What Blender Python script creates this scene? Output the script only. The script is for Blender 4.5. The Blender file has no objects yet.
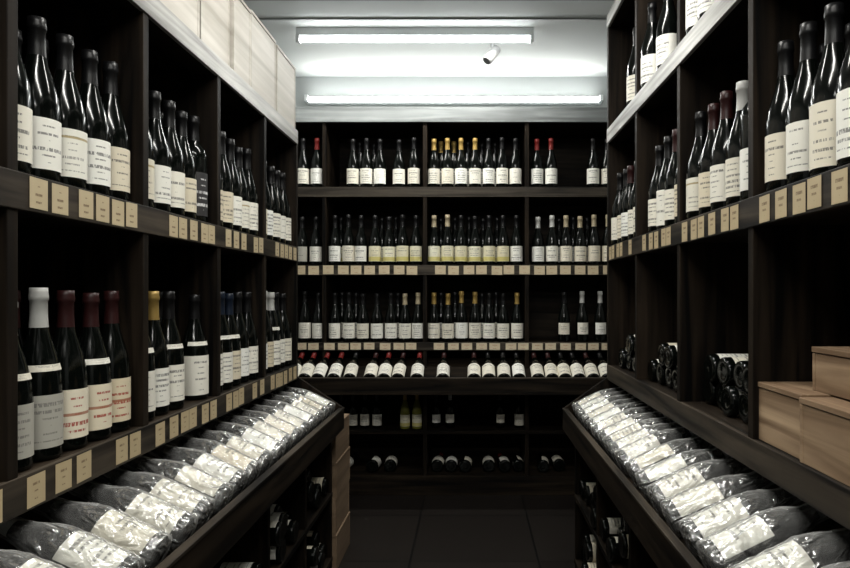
import bpy, bmesh, math, random
from mathutils import Vector, Matrix, noise
random.seed(7)
S=bpy.context.scene
COL=S.collection
H=1.25
# ------------------------------------------------------------ node helpers
def newmat(name):
    m=bpy.data.materials.new(name); m.use_nodes=True
    nt=m.node_tree; b=nt.nodes['Principled BSDF']
    return m,nt,b
def setp(b,**k):
    for n,v in k.items():
        n=n.replace('_',' ')
        if n in b.inputs: b.inputs[n].default_value=v
def M(nt,op,a,b=None,c=None):
    n=nt.nodes.new('ShaderNodeMath'); n.operation=op
    for i,v in enumerate((a,b,c)):
        if v is None: continue
        if isinstance(v,(int,float)): n.inputs[i].default_value=v
        else: nt.links.new(v,n.inputs[i])
    return n.outputs[0]
def mix(nt,f,a,b):
    n=nt.nodes.new('ShaderNodeMix'); n.data_type='RGBA'
    if isinstance(f,(int,float)): n.inputs[0].default_value=f
    else: nt.links.new(f,n.inputs[0])
    for i,v in ((6,a),(7,b)):
        if isinstance(v,tuple): n.inputs[i].default_value=(v[0],v[1],v[2],1)
        else: nt.links.new(v,n.inputs[i])
    return n.outputs[2]
def plain(name,c,rough=.5,metal=0,coat=0,spec=.5):
    m,nt,b=newmat(name); setp(b,Base_Color=(*c,1),Roughness=rough,Metallic=metal,Coat_Weight=coat,Specular_IOR_Level=spec)
    return m
def wood(name,c1,c2,rough=.5,axis=1,scale=1.0,bump=.25,spec=.5):
    m,nt,b=newmat(name)
    tc=nt.nodes.new('ShaderNodeTexCoord'); mp=nt.nodes.new('ShaderNodeMapping')
    sc=[28*scale]*3; sc[axis]=1.6*scale
    mp.inputs['Scale'].default_value=sc
    nt.links.new(tc.outputs['Object'],mp.inputs[0])
    nz=nt.nodes.new('ShaderNodeTexNoise'); nz.inputs['Scale'].default_value=1; nz.inputs['Detail'].default_value=7
    nz.inputs['Distortion'].default_value=.7
    nt.links.new(mp.outputs[0],nz.inputs[0])
    n2=nt.nodes.new('ShaderNodeTexNoise'); n2.inputs['Scale'].default_value=5; n2.inputs['Detail'].default_value=4
    nt.links.new(tc.outputs['Object'],n2.inputs[0])
    f=M(nt,'MULTIPLY',M(nt,'SUBTRACT',nz.outputs[0],.36),3.4)
    f=M(nt,'MULTIPLY',f,M(nt,'ADD',n2.outputs[0],.35)); f=M(nt,'MINIMUM',M(nt,'MAXIMUM',f,0),1)
    nt.links.new(mix(nt,f,c1,c2),b.inputs['Base Color'])
    bp=nt.nodes.new('ShaderNodeBump'); bp.inputs['Strength'].default_value=bump; bp.inputs['Distance'].default_value=.003
    nt.links.new(nz.outputs[0],bp.inputs['Height']); nt.links.new(bp.outputs[0],b.inputs['Normal'])
    setp(b,Roughness=rough,Specular_IOR_Level=spec)
    return m
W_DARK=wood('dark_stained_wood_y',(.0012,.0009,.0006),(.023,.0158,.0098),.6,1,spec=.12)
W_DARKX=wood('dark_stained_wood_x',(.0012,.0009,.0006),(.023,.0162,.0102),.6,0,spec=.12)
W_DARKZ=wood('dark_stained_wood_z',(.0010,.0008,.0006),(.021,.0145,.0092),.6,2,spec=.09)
W_EDGE=wood('worn_edge_wood',(.004,.0031,.0024),(.060,.047,.034),.55,1,spec=.16)  # slightly lit shelf fronts: the light is put into a lighter wood colour
W_EDGEX=wood('lit_edge_wood_x',(.008,.0065,.005),(.070,.058,.044),.55,0,spec=.16)  # same lit tone in the colour, grain along x for the back unit
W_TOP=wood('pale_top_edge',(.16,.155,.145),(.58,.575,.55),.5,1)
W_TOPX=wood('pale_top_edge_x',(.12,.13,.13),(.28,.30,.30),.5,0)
W_PINE=wood('pine_crate',(.17,.105,.058),(.47,.335,.21),.6,1,.9)
W_PINED=wood('aged_pine_crate',(.13,.085,.05),(.25,.175,.11),.65,1,.7)
W_PALE=wood('pale_crate',(.34,.315,.27),(.57,.54,.49),.6,1,.6)
GLASS=plain('dark_bottle_glass',(.0020,.0027,.0022),.12,spec=.30)
GLASSG=plain('olive_bottle_glass',(.19,.19,.035),.08)
def label(name,base,ink=(.05,.05,.05),accent=None,lines=7,aband=(.5,.62),k=.6):
    m,nt,b=newmat(name)
    uv=nt.nodes.new('ShaderNodeUVMap'); uv.uv_map='UVMap'
    sp=nt.nodes.new('ShaderNodeSeparateXYZ'); nt.links.new(uv.outputs[0],sp.inputs[0])
    oi=nt.nodes.new('ShaderNodeObjectInfo')
    u,v=sp.outputs[0],sp.outputs[1]
    vn=M(nt,'MULTIPLY',v,lines); fl=M(nt,'FLOOR',vn); fr=M(nt,'FRACT',vn)
    cb=nt.nodes.new('ShaderNodeCombineXYZ')
    nt.links.new(M(nt,'MULTIPLY',u,42),cb.inputs[0])
    nt.links.new(M(nt,'MULTIPLY',M(nt,'ADD',fl,M(nt,'MULTIPLY',oi.outputs['Random'],91)),7.3),cb.inputs[1])
    nt.links.new(M(nt,'MULTIPLY',fr,.8),cb.inputs[2])
    nz=nt.nodes.new('ShaderNodeTexNoise'); nz.inputs['Scale'].default_value=1.3; nz.inputs['Detail'].default_value=2
    nt.links.new(cb.outputs[0],nz.inputs[0])
    ink_m=M(nt,'GREATER_THAN',nz.outputs[0],.45)
    # line-on/line-off, height and width
    wn=nt.nodes.new('ShaderNodeTexWhiteNoise'); wn.noise_dimensions='1D'
    nt.links.new(M(nt,'ADD',fl,M(nt,'MULTIPLY',oi.outputs['Random'],37)),wn.inputs['W'])
    ink_m=M(nt,'MULTIPLY',ink_m,M(nt,'GREATER_THAN',fr,M(nt,'SUBTRACT',.95,M(nt,'MULTIPLY',wn.outputs[0],.48))))
    half=M(nt,'MULTIPLY',wn.outputs[0],.32)
    ink_m=M(nt,'MULTIPLY',ink_m,M(nt,'LESS_THAN',M(nt,'ABSOLUTE',M(nt,'SUBTRACT',u,.5)),half))
    ink_m=M(nt,'MULTIPLY',ink_m,M(nt,'GREATER_THAN',v,.12))
    ink_m=M(nt,'MULTIPLY',ink_m,M(nt,'LESS_THAN',v,.9))
    # each bottle's paper is a slightly different tone
    w2=nt.nodes.new('ShaderNodeTexWhiteNoise'); w2.noise_dimensions='1D'; nt.links.new(M(nt,'MULTIPLY',oi.outputs['Random'],913),w2.inputs['W'])
    paper=mix(nt,M(nt,'MULTIPLY',w2.outputs[0],.7),base,tuple(x*y for x,y in zip(base,(.80,.73,.60))))
    col=mix(nt,M(nt,'MULTIPLY',ink_m,k),paper,ink)
    if accent:
        am=M(nt,'MULTIPLY',M(nt,'GREATER_THAN',v,aband[0]),M(nt,'LESS_THAN',v,aband[1]))
        col=mix(nt,M(nt,'MULTIPLY',am,.85),col,accent)
    nt.links.new(col,b.inputs['Base Color']); setp(b,Roughness=.55)
    return m
L={'w':label('label_white',(.84,.84,.79),k=.75),
   'c':label('label_cream',(.74,.69,.57),k=.75),
   'g':label('label_grey',(.46,.47,.46),(.08,.08,.08)),
   'r':label('label_red_script',(.78,.72,.58),(.34,.03,.015),(.34,.12,.06),6,(.46,.52),k=.9),
   'y':label('label_yellow_foot',(.82,.80,.64),(.1,.1,.08),(.60,.53,.14),7,(.02,.30)),
   'k':label('label_dark',(.03,.03,.035),(.7,.7,.7),k=.9),
   'gr':label('label_gold_rule',(.78,.77,.70),(.05,.05,.05),(.33,.25,.09),7,(.80,.85))}
F={'k':plain('foil_black',(.004,.004,.0045),.38,spec=.3),
   'w':plain('foil_white',(.44,.44,.42),.4),
   'g':plain('foil_gold',(.36,.24,.07),.4,.4),
   'r':plain('foil_red',(.14,.013,.011),.4,spec=.3),
   'b':plain('foil_burgundy',(.024,.006,.006),.4,spec=.3),
   'u':plain('foil_blue',(.007,.012,.024),.4,spec=.3),
   'n':plain('foil_pale_gold',(.38,.32,.21),.4)}
# crinkled clear film
WR,nt,b=newmat('clear_plastic_wrap')
nt.nodes.remove(b)
out=nt.nodes['Material Output']
tr=nt.nodes.new('ShaderNodeBsdfTransparent'); tr.inputs[0].default_value=(.98,.985,.985,1)
gl=nt.nodes.new('ShaderNodeBsdfGlossy'); gl.inputs['Roughness'].default_value=.12
df=nt.nodes.new('ShaderNodeBsdfDiffuse'); df.inputs[0].default_value=(.88,.88,.86,1)
tc=nt.nodes.new('ShaderNodeTexCoord')
oi=nt.nodes.new('ShaderNodeObjectInfo')
mp=nt.nodes.new('ShaderNodeMapping'); mp.inputs['Scale'].default_value=(1,1,.5); nt.links.new(tc.outputs['Object'],mp.inputs[0])
cbo=nt.nodes.new('ShaderNodeCombineXYZ'); nt.links.new(oi.outputs['Random'],cbo.inputs[0]); nt.links.new(cbo.outputs[0],mp.inputs['Location'])
nz=nt.nodes.new('ShaderNodeTexNoise'); nz.noise_type='RIDGED_MULTIFRACTAL'; nz.inputs['Scale'].default_value=42; nz.inputs['Detail'].default_value=3; nz.inputs['Distortion'].default_value=1.0
nt.links.new(mp.outputs[0],nz.inputs[0])
bp=nt.nodes.new('ShaderNodeBump'); bp.inputs['Strength'].default_value=1; bp.inputs['Distance'].default_value=.012
nt.links.new(nz.outputs[0],bp.inputs['Height'])
nt.links.new(bp.outputs[0],gl.inputs['Normal']); nt.links.new(bp.outputs[0],df.inputs['Normal'])
m1=nt.nodes.new('ShaderNodeMixShader'); m1.inputs[0].default_value=.34
nt.links.new(gl.outputs[0],m1.inputs[1]); nt.links.new(df.outputs[0],m1.inputs[2])
fr=nt.nodes.new('ShaderNodeFresnel'); fr.inputs[0].default_value=1.5; nt.links.new(bp.outputs[0],fr.inputs['Normal'])
ff=M(nt,'MINIMUM',M(nt,'ADD',M(nt,'MULTIPLY',fr.outputs[0],1.6),.14),.78)
m2=nt.nodes.new('ShaderNodeMixShader'); nt.links.new(ff,m2.inputs[0])
nt.links.new(tr.outputs[0],m2.inputs[1]); nt.links.new(m1.outputs[0],m2.inputs[2])
nt.links.new(m2.outputs[0],out.inputs[0])
TAGT=label('price_tag_tan',(.50,.41,.26),(.10,.05,.02),None,4,k=.8)
TAGW=label('price_tag_white',(.66,.58,.43),(.35,.12,.06),None,4,k=.8)
WHITE=plain('white_paint',(.70,.72,.72),.6)
CAMW=plain('camera_plastic',(.20,.20,.20),.5)
def paint(name,a,b_):
    m,nt,b=newmat(name)
    nz=nt.nodes.new('ShaderNodeTexNoise'); nz.inputs['Scale'].default_value=2.5
    nt.links.new(mix(nt,nz.outputs[0],a,b_),b.inputs['Base Color']); setp(b,Roughness=.75); return m
CEILM=paint('ceiling_paint',(.50,.52,.515),(.56,.58,.575))
WALLM=paint('wall_paint',(.36,.375,.37),(.42,.435,.43))
WALLD=paint('low_reflection_wall',(.03,.03,.03),(.05,.05,.05))  # for the unseen wall behind the camera, darkened to cut reflections in the bottles
GREY=plain('grey_metal',(.25,.26,.26),.5,.0)
BLACK=plain('black_plastic',(.01,.01,.01),.3)
FLOORM,nt,b=newmat('dark_floor_tile')
tc=nt.nodes.new('ShaderNodeTexCoord')
br=nt.nodes.new('ShaderNodeTexBrick'); br.offset=0
br.inputs['Scale'].default_value=1; br.inputs['Brick Width'].default_value=.6; br.inputs['Row Height'].default_value=.6; br.inputs['Mortar Size'].default_value=.005
br.inputs['Color1'].default_value=(.011,.009,.008,1); br.inputs['Color2'].default_value=(.015,.0125,.011,1); br.inputs['Mortar'].default_value=(.004,.004,.004,1)
mp=nt.nodes.new('ShaderNodeMapping'); mp.inputs['Location'].default_value=(.28,.1,0)
nt.links.new(tc.outputs['Object'],mp.inputs[0]); nt.links.new(mp.outputs[0],br.inputs[0])
nt.links.new(br.outputs[0],b.inputs['Base Color']); setp(b,Roughness=.4,Specular_IOR_Level=.3)
def emis(name,c,s):
    m,nt,b=newmat(name); setp(b,Base_Color=(*c,1),Emission_Color=(*c,1),Emission_Strength=s); return m
TUBE=emis('fluorescent_tube_glow',(.97,1.0,.99),14)
# ------------------------------------------------------------ mesh helpers
class MB:
    def __init__(s): s.bm=bmesh.new(); s.uv=s.bm.loops.layers.uv.new('UVMap'); s.mats=[]
    def mi(s,m):
        if m not in s.mats: s.mats.append(m)
        return s.mats.index(m)
    def box(s,x0,x1,y0,y1,z0,z1,m,skip=()):
        k=s.mi(m)
        v=[s.bm.verts.new(p) for p in ((x0,y0,z0),(x1,y0,z0),(x1,y1,z0),(x0,y1,z0),(x0,y0,z1),(x1,y0,z1),(x1,y1,z1),(x0,y1,z1))]
        for f in ((0,3,2,1),(4,5,6,7),(0,1,5,4),(1,2,6,5),(2,3,7,6),(3,0,4,7)):
            fc=s.bm.faces.new([v[i] for i in f]); fc.material_index=k
    def prism(s,pts,a0,a1,m,plane='xz'):
        k=s.mi(m)
        P=(lambda p,a:(p[0],a,p[1])) if plane=='xz' else (lambda p,a:(a,p[0],p[1]))
        A=[s.bm.verts.new(P(p,a0)) for p in pts]; B=[s.bm.verts.new(P(p,a1)) for p in pts]
        n=len(pts); fs=[s.bm.faces.new(A),s.bm.faces.new(B[::-1])]
        for i in range(n): fs.append(s.bm.faces.new((A[i],B[i],B[(i+1)%n],A[(i+1)%n])))
        for f in fs: f.material_index=k
    def quad(s,pts,m):
        v=[s.bm.verts.new(p) for p in pts]; f=s.bm.faces.new(v); f.material_index=s.mi(m)
        for l,u in zip(f.loops,((0,0),(1,0),(1,1),(0,1))): l[s.uv].uv=u
    def lathe(s,prof,m,seg=24,a0=0,a1=2*math.pi,uv=False,jit=None):
        k=s.mi(m); full=abs(a1-a0-2*math.pi)<1e-6
        n=seg if full else seg+1
        rings=[]
        for j,(r,z) in enumerate(prof):
            ring=[]
            for i in range(n):
                a=a0+(a1-a0)*i/seg
                p=Vector((r*math.cos(a),r*math.sin(a),z))
                if jit: p=jit(p,j)
                ring.append(s.bm.verts.new(p))
            rings.append(ring)
        for j in range(len(prof)-1):
            for i in range(seg):
                i2=(i+1)%n if full else i+1
                f=s.bm.faces.new((rings[j][i],rings[j][i2],rings[j+1][i2],rings[j+1][i])); f.material_index=k; f.smooth=True
                if uv:
                    us=(i/seg,(i+1)/seg); vs=(j/(len(prof)-1),(j+1)/(len(prof)-1))
                    for l,c in zip(f.loops,((us[0],vs[0]),(us[1],vs[0]),(us[1],vs[1]),(us[0],vs[1]))): l[s.uv].uv=c
        return rings
    def cap(s,ring,m,flip=False):
        f=s.bm.faces.new(ring[::-1] if flip else ring); f.material_index=s.mi(m)
    def mesh(s,name):
        bmesh.ops.recalc_face_normals(s.bm,faces=[f for f in s.bm.faces if not f.smooth])
        me=bpy.data.meshes.new(name); s.bm.to_mesh(me); s.bm.free()
        for m in s.mats: me.materials.append(m)
        return me
    def obj(s,name,bevel=0,parent=None):
        o=bpy.data.objects.new(name,s.mesh(name)); COL.objects.link(o)
        if bevel:
            md=o.modifiers.new('bevel','BEVEL'); md.width=bevel; md.segments=2; md.limit_method='ANGLE'
        if parent: o.parent=parent
        return o
R=.0385
BUR=[(.030,.0),(.0365,.002),(R,.008),(R,.05),(R,.125),(.0375,.140),(.0345,.157),(.0295,.176),(.0235,.195),(.0185,.212),(.0158,.226)]
BOR=[(.031,.0),(.036,.002),(.037,.008),(.037,.06),(.037,.175),(.0365,.187),(.0335,.200),(.0265,.211),(.0190,.219),(.0155,.226)]
NECK=[(.0158,.226),(.0146,.245),(.0143,.272),(.0160,.2735),(.0163,.280),(.0152,.286),(.0150,.2945)]
cache={}
def bottle(shape='b',foil='k',lab='w',band=False,big=False,wrap=0,glass=None,small=False):
    key=(shape,foil,lab,band,big,wrap,glass,small)
    if key in cache: return cache[key]
    mb=MB(); g=GLASSG if glass else GLASS
    prof=BUR if shape=='b' else BOR
    rr=R if shape=='b' else .037
    r=mb.lathe([(.012,.006)]+prof,g); mb.cap(r[0],g,True)
    r=mb.lathe(NECK,F[foil] if foil else g); mb.cap(r[-1],F[foil] if foil else g)
    if lab:
        z0,z1=(.020,.138) if big else ((.045,.112) if small else (.022,.112))
        if big and shape=='b': z0,z1=.014,.124
        if wrap: z0,z1=.024,.126
        ah=math.radians(78 if not small else 60)
        mb.lathe([(rr+.0006,z0),(rr+.0006,(z0+z1)/2),(rr+.0006,z1)],L[lab],16,-math.pi/2-ah,-math.pi/2+ah,uv=True)
    if band and shape=='b':
        ah=math.radians(60)
        mb.lathe([(.0362,.152),(.0334,.163)],L['w'],12,-math.pi/2-ah,-math.pi/2+ah,uv=True)
    if wrap:
        sd=Vector((wrap*3.1,wrap*7.7,0))
        def jit(p,j):
            q=Vector((p.x,p.y,p.z*.5))
            n=noise.noise(p*55+sd)*.0022+(.5-abs(noise.noise(q*95+sd)))*.0024
            d=Vector((p.x,p.y,0))
            return p+(d.normalized()*n if d.length>1e-5 else Vector())
        pr=[(.012,-.006),(.030,-.004),(.0415,.001)]+[(.0422,.006+i*.005) for i in range(26)]
        tail=[(.0415,.137),(.039,.150),(.0355,.165),(.031,.178),(.0262,.190),(.0225,.205),(.020,.22),(.0185,.24),(.0182,.262),(.0195,.282),(.013,.297),(.008,.303)]
        for a,b_ in zip(tail[:-1],tail[1:]): pr+=[a,((a[0]+b_[0])/2,(a[1]+b_[1])/2)]
        pr+=[tail[-1]]
        r=mb.lathe(pr,WR,56,jit=jit)
    me=mb.mesh('wine_bottle_'+'_'.join(str(k) for k in key if k not in (False,0,None)))
    cache[key]=me; return me
def group(name,loc):
    e=bpy.data.objects.new(name,None); e.location=loc; e.empty_display_size=.05; COL.objects.link(e); return e
def row(name,items):
    """items: (mesh, Matrix)"""
    if not items: return
    c=sum((m.translation for _,m in items),Vector())/len(items)
    e=group(name,c)
    for i,(me,mat) in enumerate(items):
        o=bpy.data.objects.new('bottle_%d'%(i+1),me); COL.objects.link(o)
        o.parent=e; m=mat.copy(); m.translation=m.translation-c; o.matrix_basis=m
    return e
def stand(x,y,z,a,sc=1,hz=1.0):
    k=hz*random.choice((1,1,.97,1.015,.985))
    return Matrix.Translation((x,y,z+.0006))@Matrix.Rotation(math.radians(a+90+random.uniform(-12,12)),4,'Z')@Matrix.Diagonal((sc,sc,sc*k,1))
def lie(p,d,n,roll=0,sc=1):
    d=Vector(d).normalized(); n=Vector(n); n=(n-d*n.dot(d)).normalized()
    y=-n; x=y.cross(d)
    m=Matrix((x,y,d)).transposed().to_4x4()
    return Matrix.Translation(p)@m@Matrix.Rotation(math.radians(roll),4,'Z')@Matrix.Scale(sc,4)
# ------------------------------------------------------------ room
XL,XR,YB,YF,ZC=-1.25,1.08,4.28,-2.2,2.75
def rm(name,a,m):
    mb=MB(); mb.box(*a,m); return mb.obj(name)
rm('floor',(XL-.1,XR+.1,YF-.1,YB+.1,-.1,0),FLOORM)
rm('ceiling',(XL-.1,XR+.1,YF-.1,YB+.1,ZC,ZC+.1),CEILM)
rm('wall_left',(XL-.1,XL,YF,YB,0,ZC),WALLM)
rm('wall_right',(XR,XR+.1,YF,YB,0,ZC),WALLM)
rm('wall_back',(XL-.1,XR+.1,YB,YB+.1,0,ZC),WALLM)
rm('wall_front',(XL-.1,XR+.1,YF-.1,YF,0,ZC),WALLD)
rm('trim_1',(XL,XR,3.06,3.11,2.72,ZC),GREY)   # ceiling batten
mb=MB(); mb.box(XL,XR,3.37,3.38,2.742,2.75,GREY); mb.obj('ceiling_cable_conduit')
# ------------------------------------------------------------ side units
def side_unit(sx,XF,XLIP,XW,ys,name,top2):
    """sx=-1 left / +1 right.  XF front plane abs, XLIP lip abs, XW back abs"""
    mb=MB(); y0,y1=ys[0],ys[-1]
    def bx(a,b,c,d,e,f,m):
        xa,xb=sorted((sx*a,sx*b)); mb.box(xa,xb,c,d,e,f,m)
    def board(z,th,edge,front=XF):
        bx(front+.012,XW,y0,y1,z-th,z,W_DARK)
        bx(front,front+.012,y0,y1,z-th-.004,z,edge)
    board(1.457,.060,W_EDGE); board(.94,.060,W_EDGE)
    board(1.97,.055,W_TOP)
    ztop=1.97
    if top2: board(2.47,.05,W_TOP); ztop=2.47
    for y in ys:
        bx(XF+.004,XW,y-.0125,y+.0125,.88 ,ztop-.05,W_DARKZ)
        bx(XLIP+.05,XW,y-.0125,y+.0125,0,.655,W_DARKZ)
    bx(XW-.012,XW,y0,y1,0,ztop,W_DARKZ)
    # sloped bottle bin
    th=.016
    a=(XLIP+.008,.688); b2=(XF+.14,.815)
    pts=[(sx*a[0],a[1]),(sx*b2[0],b2[1]),(sx*b2[0],b2[1]-th),(sx*a[0],a[1]-th)]
    mb.prism(pts,y0,y1,W_DARK)
    bx(XLIP-.004,XLIP+.014,y0-.01,y1+.01,.655,.745,W_DARK)     # lip face
    bx(XLIP-.006,XLIP+.016,y0-.01,y1+.01,.741,.749,W_EDGE)     # lip top, in the lit-toned edge wood
    bx(XLIP+.014,XW,y0,y1,.64,.656,W_DARK)                      # bin underside
    for y in (y0,y1):                                           # bin end cheeks
        mb.prism([(sx*(XLIP),.655),(sx*(XLIP),.75),(sx*XF,.885),(sx*(XF+.1),.885),(sx*(XF+.1),.655)],y-.010,y+.010,W_DARKZ)
    # lower rack boards
    for z in (.09,.375):
        bx(XLIP+.045,XW,y0,y1,z-.02,z,W_DARK)
    bx(XLIP+.06,XLIP+.08,y0,y1,0,.07,W_DARK)
    return mb.obj(name,.0015)
LY=[.184+.426*i for i in range(7)]       # ... 2.74
RY=[-.05+.4617*i for i in range(7)]      # ... 2.72
side_unit(-1,.76,.562,1.235,LY,'wine_shelving_unit',False)
side_unit(1,.60,.412,1.065,RY,'wine_shelving_unit',True)
# ------------------------------------------------------------ back unit
mb=MB(); BX0,BX1,BF,BB=XL+.012,XR-.012,3.85,4.262
for z,th in ((1.915,.062),(1.43,.062),(.95,.050)):
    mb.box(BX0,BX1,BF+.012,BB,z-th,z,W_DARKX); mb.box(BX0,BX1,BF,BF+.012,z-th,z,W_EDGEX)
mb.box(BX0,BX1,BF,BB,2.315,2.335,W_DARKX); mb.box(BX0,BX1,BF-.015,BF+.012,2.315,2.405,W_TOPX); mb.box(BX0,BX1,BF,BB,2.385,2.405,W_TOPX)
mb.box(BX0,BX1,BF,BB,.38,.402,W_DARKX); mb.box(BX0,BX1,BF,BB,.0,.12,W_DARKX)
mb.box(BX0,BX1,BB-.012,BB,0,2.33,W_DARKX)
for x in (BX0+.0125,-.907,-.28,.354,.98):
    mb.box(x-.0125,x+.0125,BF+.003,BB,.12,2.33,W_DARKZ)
DL=3.57
mb.prism([(DL+.02,.690),(3.98,.840),(3.98,.825),(DL+.02,.675)],BX0,BX1,W_DARKX,'yz')
mb.box(BX0,BX1,DL,DL+.02,.690,.764,W_DARKX); mb.box(BX0,BX1,DL-.002,DL+.022,.760,.768,W_EDGEX)
mb.box(BX0,BX1,DL+.001,BB,.668,.690,W_DARKX)
mb.obj('wine_shelving_unit',.0015)
# ------------------------------------------------------------ price tags
def tags(axis,const,z0,h,lst,w,m,nsgn):
    mb=MB()
    for t in lst:
        dz=random.uniform(-.002,.002); tl=random.uniform(-.02,.02)*w
        if axis=='y':
            X=const; pts=[(X,t-w/2,z0+dz),(X,t+w/2,z0+dz+tl),(X,t+w/2,z0+h+dz+tl),(X,t-w/2,z0+h+dz)]
            if nsgn>0: mb.quad(pts,m)
            else: mb.quad([pts[1],pts[0],pts[3],pts[2]],m)
        else:
            pts=[(t-w/2,const,z0+dz),(t+w/2,const,z0+dz+tl),(t+w/2,const,z0+h+dz+tl),(t-w/2,const,z0+h+dz)]
            mb.quad(pts,m)
    return mb.obj('price_tag_row')
def cells(ys,n,gapp=.12):
    out=[]
    for a,b in zip(ys[:-1],ys[1:]):
        for i in range(n):
            if random.random()>gapp: out.append(a+.03+(b-a-.06)*(i+.5)/n+random.uniform(-.012,.012))
    return out
tags('y',-.7588,1.398,.054,cells(LY,6),.046,TAGT,1)
tags('y',-.7588,.882,.054,cells(LY,6,.1),.046,TAGT,1)
tags('y',.5988,1.398,.054,cells(RY,6,.1),.044,TAGT,-1)
# ------------------------------------------------------------ bottle rows: left
def cellfill(a,b,n):
    w=(b-a-.027)/n
    return [a+.0135+w*(i+.5) for i in range(n)]
def L_row(z,ci,spec,spec2=None,name='wine_bottle_row'):
    a,b=LY[ci],LY[ci+1]; it=[]
    for y,s in zip(cellfill(a,b,5),spec):
        if s: it.append((bottle(**s),stand(-.812-random.uniform(0,.006),y,z,-28,1,1.075)))
    for y,s in zip(cellfill(a,b,5)[:-1],spec2 or []):
        if s: it.append((bottle(**s),stand(-.892-random.uniform(0,.006),y+.040,z,-28,1,1.075)))
    row(name,it)
def bt(f='k',l='w',sh='b',band=False,big=False,small=False): return dict(shape=sh,foil=f,lab=l,band=band,big=big,small=small)
up=1.457; lo=.94
w=bt(); c=bt(l='c'); g=bt(l='gr')
L_row(up,0,[w,w,w,w,w],[w]*5)
L_row(up,1,[c]*5,[c]*5)
L_row(up,2,[w,bt(),g,w,c],[w,w,c,g,w])
L_row(up,3,[bt(l='gr'),bt(l='w'),w,c,bt(sh='d',l='k',big=True)],[w,w,w,c,None])
L_row(up,4,[c,c,w,g,w],[w,None,w,w,None])
L_row(up,5,[c,w,w,w,w],[None,None,c,c,None])
L_row(lo,0,[w]*5,[w]*5)
L_row(lo,1,[bt('w','g',band=True)]*5,[bt('w','g')]*5)
L_row(lo,2,[bt('w','g',band=True),bt('w','g',band=True),bt('b','r'),bt('b','r',band=True),bt('b','r')],[bt('w','g'),bt('b','r'),bt('b','r'),bt('b','r'),bt('b','r')])
L_row(lo,3,[bt('g','w',band=True),bt('g','w'),bt('k','w',band=True),None,bt('k','w',band=True,big=True)],[bt('g','w'),bt('g','w'),bt('k','w'),bt('k','w'),None])
L_row(lo,4,[bt('u','w',band=True),bt('u','w',band=True),bt('u','c',band=True),bt('k','w'),bt('k','w')],[bt('u','w'),bt('u','c'),None,bt('k','w'),None])
L_row(lo,5,[bt('k','w'),bt('w','c'),bt('w','w',band=True),bt('k','w'),bt('k','w')],[None,None,bt('k','w'),bt('k','w'),bt('k','w')])
# right
def R_row(z,ci,spec,spec2=None,xo=0):
    a,b=RY[ci],RY[ci+1]; it=[]; n=len(spec)
    for y,s in zip(cellfill(a,b,n),spec):
        if s: it.append((bottle(**s),stand(.646+xo+random.uniform(0,.006),y,z,180+30,1,1.04)))
    for y,s in zip(cellfill(a,b,n),spec2 or []):
        if s: it.append((bottle(**s),stand(.735+xo+random.uniform(0,.006),y,z,180+30,1,1.04)))
    row('wine_bottle_row',it)
R_row(up,0,[w]*5,[w]*5)
R_row(up,1,[bt(l='c',big=True)]*5,[c]*5)
R_row(up,2,[bt(l='c',big=True),bt(l='w',big=True),bt(l='c',big=True),bt(l='w'),bt(l='c')],[c]*5)
R_row(up,3,[bt('w','w',sh='d'),bt('w','w'),bt('b','w'),bt('b','c'),bt('k','gr')],[bt('k','w'),None,bt('b','w'),bt('b','c'),None])
R_row(up,4,[bt('r','c'),bt('b','w'),bt('k','w',big=True),bt('k','w'),None],[bt('k','w'),bt('b','w'),None,bt('b','c'),None])
R_row(up,5,[bt('b','w'),bt('k','w'),bt('b','w'),bt('k','c'),bt('k','w')],[w,w,None,w,w])
R_row(1.97,3,[None,w,None,w,w])
R_row(1.97,4,[None,None,w,None,bt('k','w')])
R_row(1.97,5,[None,bt('k','w'),None,None,None])
# wrapped bottles in bins
def bin_row(sx,XL_,y0,y1,n):
    t=math.radians(25); it=[]
    d=(sx*math.cos(t),0,math.sin(t)); nn=(-sx*math.sin(t),0,math.cos(t))
    sp=(y1-y0)/n
    for i in range(n):
        y=y0+sp*(i+.5)+random.uniform(-.004,.004)
        dd=(d[0],random.uniform(-.05,.05),d[2])
        lab=random.choice('wwwcw'); fl=random.choice('kkbkkw')
        it.append((bottle(foil=fl,lab=lab,wrap=random.choice((1,2,3))),
                   lie((sx*(XL_+.036+random.uniform(0,.008)),y,.740),dd,nn,random.uniform(-22,22))))
    row('wrapped_wine_bottle_row',it)
for ci in range(6):
    bin_row(-1,.562,LY[ci]+.010+(.02 if ci==0 else 0),LY[ci+1]-(.02 if ci==5 else 0),4)
for ci in range(6):
    bin_row(1,.412,RY[ci]+.010+(.02 if ci==0 else 0),RY[ci+1]-(.02 if ci==5 else 0),4 if ci<4 else 5)
# lower racks: lying bottles, butts to the aisle
def lower_rack(sx,xb,ys):
    for a,b in zip(ys[:-1],ys[1:]):
        for z in (.09,.375):
            it=[]
            for lv in range(2):
                n=5-lv; sp=(b-a-.03)/5
                for i in range(n):
                    if lv and random.random()<.35: continue
                    y=a+.015+sp*(i+.5+.5*lv)
                    it.append((bottle(foil=random.choice('kkbr'),lab=random.choice('wcw'),big=random.random()<.4),
                      lie((sx*(xb+random.uniform(-.035,.03)),y,z+R+.001+lv*.068),(sx,0,0),(0,-.4,1),random.uniform(-90,90))))
            row('lying_wine_bottle_stack',it)
lower_rack(-1,.635,LY[2:]); lower_rack(1,.485,RY[2:])
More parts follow.
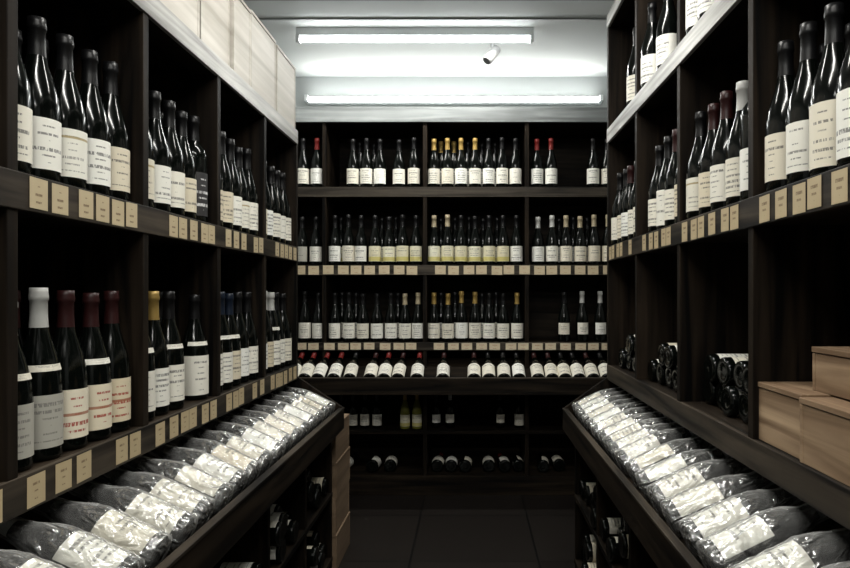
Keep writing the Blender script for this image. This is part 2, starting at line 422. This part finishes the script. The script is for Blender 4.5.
# right middle shelf lying bottles
def lying_mid(ci,n,n2,x=.635,wrap=0,flip=False):
    a,b=RY[ci],RY[ci+1]; it=[]; sp=(b-a-.03)/5
    for lv,k in ((0,n),(1,n2)):
        for i in range(k):
            y=a+.015+sp*(i+.5+.5*lv)
            it.append((bottle(foil=random.choice('kkrb'),lab=random.choice('wc'),wrap=wrap),
              lie((x+random.uniform(0,.03),y,.94+R+.001+lv*.068+(.005+.004*lv if wrap else 0)),(1,0,0),(-.1,-.5,1),random.uniform(-70,70))))
    row('lying_wine_bottle_stack',it)
lying_mid(3,5,4,.64); lying_mid(4,5,3,.62); lying_mid(5,5,3,.62)
# ------------------------------------------------------------ bottle rows: back
def bxpos(px,Y): return (px-470)*Y/620
def B_row(z,lst,Y=3.90,sc=1,**kw):
    its=[]
    for px,s in lst: its.append((bottle(**s),stand(bxpos(px,Y),Y,z,-90,sc,1.06 if sc==1 else 1)))
    row('wine_bottle_row',its)
b1=bt('k','w'); bg=bt('g','w'); by=bt('k','y'); bn=bt('n','y')
B_row(1.915,[(303,b1),(317,bt('r','w'))])
B_row(1.915,[(353,b1),(366.5,b1),(380,b1),(399,b1),(414,b1)])
B_row(1.915,[(434,bg),(447.5,bg),(461,bt('g','w')),(475,bt('g','w')),(488.5,b1),(502,b1),(515.5,b1)])
B_row(1.915,[(537,bt('r','w')),(551,bt('r','w')),(593,b1),(607,b1)])
B_row(1.915,[(360,b1),(374,b1),(441,bg),(454,bg),(468,b1),(482,b1),(495,b1)],Y=4.0)
B_row(1.43,[(302,bt('k','g')),(316,bt('k','w'))])
B_row(1.43,[(335,b1),(348.5,b1),(361,b1),(375,by),(389,by),(402.5,by),(416,by)])
B_row(1.43,[(434,bn),(447.5,bn),(461,by),(475,by),(489,by),(503,by),(516.5,bt('k','w'))])
B_row(1.43,[(538,bt('w','w')),(552,bt('w','w')),(566,bt('n','c')),(580,bt('n','c')),(594,bt('n','c')),(608,bt('n','c'))])
B_row(1.43,[(341,by),(382,by),(396,by),(441,by),(455,by),(469,by),(483,by),(497,by),(559,b1),(573,b1),(587,b1)],Y=4.0)
B_row(.95,[(305,b1),(318.5,bt('k','w'))])
B_row(.95,[(335,b1),(349,b1),(363,b1),(377,b1),(391,b1),(405,bt('n','w')),(418,bt('n','w'))])
B_row(.95,[(434,bg),(448,bg),(461.5,bg),(475,bg),(489,bt('k','w')),(503,bt('k','w')),(517,bt('g','w'))])
B_row(.95,[(564,bt('k','w',small=True)),(582,bt('w','w',small=True)),(600,bt('w','w',small=True))])
B_row(.95,[(342,b1),(356,b1),(398,b1),(441,b1),(455,b1),(482,b1),(496,b1)],Y=4.0)
B_row(.402,[(341,bt('k','w')),(353,bt('k','w')),(365,bt('k','w')),(377,bt('k','w'))],Y=3.94,sc=.78)
B_row(.402,[(436,bt('k','w',small=True)),(450,bt('w','w',small=True))],Y=3.94,sc=.78)
B_row(.402,[(500,bt('k','w',small=True)),(519,bt('k','w'))],Y=3.94,sc=.78)
gb=dict(shape='b',foil='g',lab='y',glass='o')
B_row(.402,[(405,gb),(417,gb)],Y=3.91,sc=.80)
# display row (sloping)
t=math.radians(26); its=[]
for px in (276,292,305,318,334,350,370,384,398,417,443,474,489,504,519,538,552,565,579,593,607):
    its.append((bottle(foil=random.choice('kbkkr'),lab='w',big=True),lie((bxpos(px,3.63),3.612,.748),(random.uniform(-.03,.03),math.cos(t),math.sin(t)),(0,-math.sin(t),math.cos(t)),random.uniform(-10,10))))
row('lying_wine_bottle_row',its)
its=[]
for px in (343,372,390,437,451,465,489,505,519,543,560,590):
    its.append((bottle(foil='r' if px in(437,505) else 'k',lab='w'),lie((bxpos(px,3.93),3.90+random.uniform(0,.04),.12+R+.001),(random.uniform(-.1,.1),1,0),(.5,-.2,1),random.uniform(-60,60))))
row('lying_wine_bottle_row',its)
for z,hh in ((1.372,.054),(.904,.042)):
    lst=[bxpos(p+random.uniform(-1.5,1.5),BF) for p in range(258,612,14) if not(424<p<428) and random.random()>.06]
    tags('x',BF-.0012,z,hh,lst,.066,TAGW,1)
# ------------------------------------------------------------ crates
def crate(x0,x1,y0,y1,z0,z1,m,name='wooden_wine_crate'):
    mb=MB(); t=.009; lid=.012
    mb.box(x0,x1,y0,y0+t,z0,z1-lid,m); mb.box(x0,x1,y1-t,y1,z0,z1-lid,m)
    mb.box(x0+.0015,x0+t,y0+t,y1-t,z0,z1-lid,m); mb.box(x1-t,x1-.0015,y0+t,y1-t,z0,z1-lid,m)
    mb.box(x0+t,x1-t,y0+t,y1-t,z0,z0+t,m)
    mb.box(x0-.001,x1+.001,y0-.001,y1+.001,z1-lid+.0015,z1,m)
    o=mb.obj(name,.0012); return o
crate(.615,.86,1.150,1.345,.9405,1.063,W_PINE)
crate(.607,.86,.945,1.142,.9405,1.060,W_PINE)
crate(.665,.90,1.02,1.205,1.0635,1.148,W_PINE)
ys=[.75,1.10,1.44,1.795,2.02,2.185,2.47,2.735]
for i,(a,b_) in enumerate(zip(ys[:-1],ys[1:])):
    crate(-1.15,-.768-random.uniform(0,.014),a+.005,b_-.005,1.9705,2.245+(.01 if i%2 else 0),W_PALE)
for i in range(4):
    crate(-.95,-.600-.004*(i%2),2.79,3.10,.0005+i*.163,.163+i*.163,W_PINED)
# ------------------------------------------------------------ fixtures
def tube(name,x0,x1,y,z,mount='ceil'):
    e=group(name,((x0+x1)/2,y,z)); cx=(x0+x1)/2
    mb=MB()
    if mount=='ceil': mb.box(x0-cx,x1-cx,-.014,.014,.020,ZC-z-.0005,WHITE)
    else: mb.box(x0-cx,x1-cx,.022,YB-y-.0005,-.02,.02,WHITE)
    mb.box(x0-cx-.001,x0-cx+.02,-.018,.024,-.018,.024,WHITE); mb.box(x1-cx-.02,x1-cx+.001,-.018,.024,-.018,.024,WHITE)
    mb.obj('housing',.002,e)
    mb=MB(); r=mb.lathe([(.013,x0-cx+.02),(.013,x1-cx-.02)],TUBE,16); mb.cap(r[0],TUBE,True); mb.cap(r[-1],TUBE)
    me=mb.mesh('tube'); me.transform(Matrix.Rotation(math.radians(90),4,'Y'))
    o=bpy.data.objects.new('tube',me); COL.objects.link(o); o.parent=e
    return e
def area(name,loc,sx,sy,p,rot=(0,0,0),c=(1.0,.975,.91)):
    l=bpy.data.lights.new(name,'AREA'); l.shape='RECTANGLE'; l.size=sx; l.size_y=sy; l.energy=p; l.color=c
    o=bpy.data.objects.new(name,l); o.location=loc; o.rotation_euler=rot; COL.objects.link(o); return o
tube('fluorescent_light',-.98,.36,3.50,2.685)
area('fluorescent_lamp_light',(-.31,3.50,2.665),1.3,.04,12)
tube('fluorescent_light',-1.12,.90,4.21,2.575,'wall')
area('fluorescent_lamp_light',(-.11,4.18,2.60),2.0,.04,3,(math.radians(-120),0,0))
for y,p in ((1.75,15),(.35,18),(-1.1,18)):
    tube('fluorescent_light',-.62,.62,y,2.70)
    area('fluorescent_lamp_light',(0,y,2.68),1.2,.05,p)
# security camera
e=group('security_camera',(.13,3.62,2.75))
mb=MB(); r=mb.lathe([(.035,-.0005),(.035,-.012),(.028,-.02),(.012,-.024),(.010,-.075)],CAMW,20); mb.cap(r[-1],CAMW); mb.cap(r[0],CAMW,True); mb.obj('mount',0,e)
mb=MB(); r=mb.lathe([(.020,-.055),(.027,-.05),(.029,-.02),(.029,.055),(.024,.062)],CAMW,20); mb.cap(r[0],CAMW,True); mb.cap(r[-1],BLACK)
o=mb.obj('camera_body',0,e); o.rotation_euler=(math.radians(140),0,math.radians(-60)); o.location=(0,0,-.10)
# ------------------------------------------------------------ world / camera
wd=bpy.data.worlds.new('World'); S.world=wd; wd.use_nodes=True
wd.node_tree.nodes['Background'].inputs[0].default_value=(.5,.6,.65,1); wd.node_tree.nodes['Background'].inputs[1].default_value=.1
cd=bpy.data.cameras.new('camera'); cd.sensor_width=36; cd.lens=620/850*36
cd.shift_x=-45/850; cd.shift_y=10/850; cd.clip_start=.02
co=bpy.data.objects.new('camera',cd); co.location=(0,0,H); co.rotation_euler=(math.radians(90),0,0); COL.objects.link(co); S.camera=co
S.view_settings.view_transform='Standard'; S.view_settings.look='None'
S.view_settings.exposure=0.55
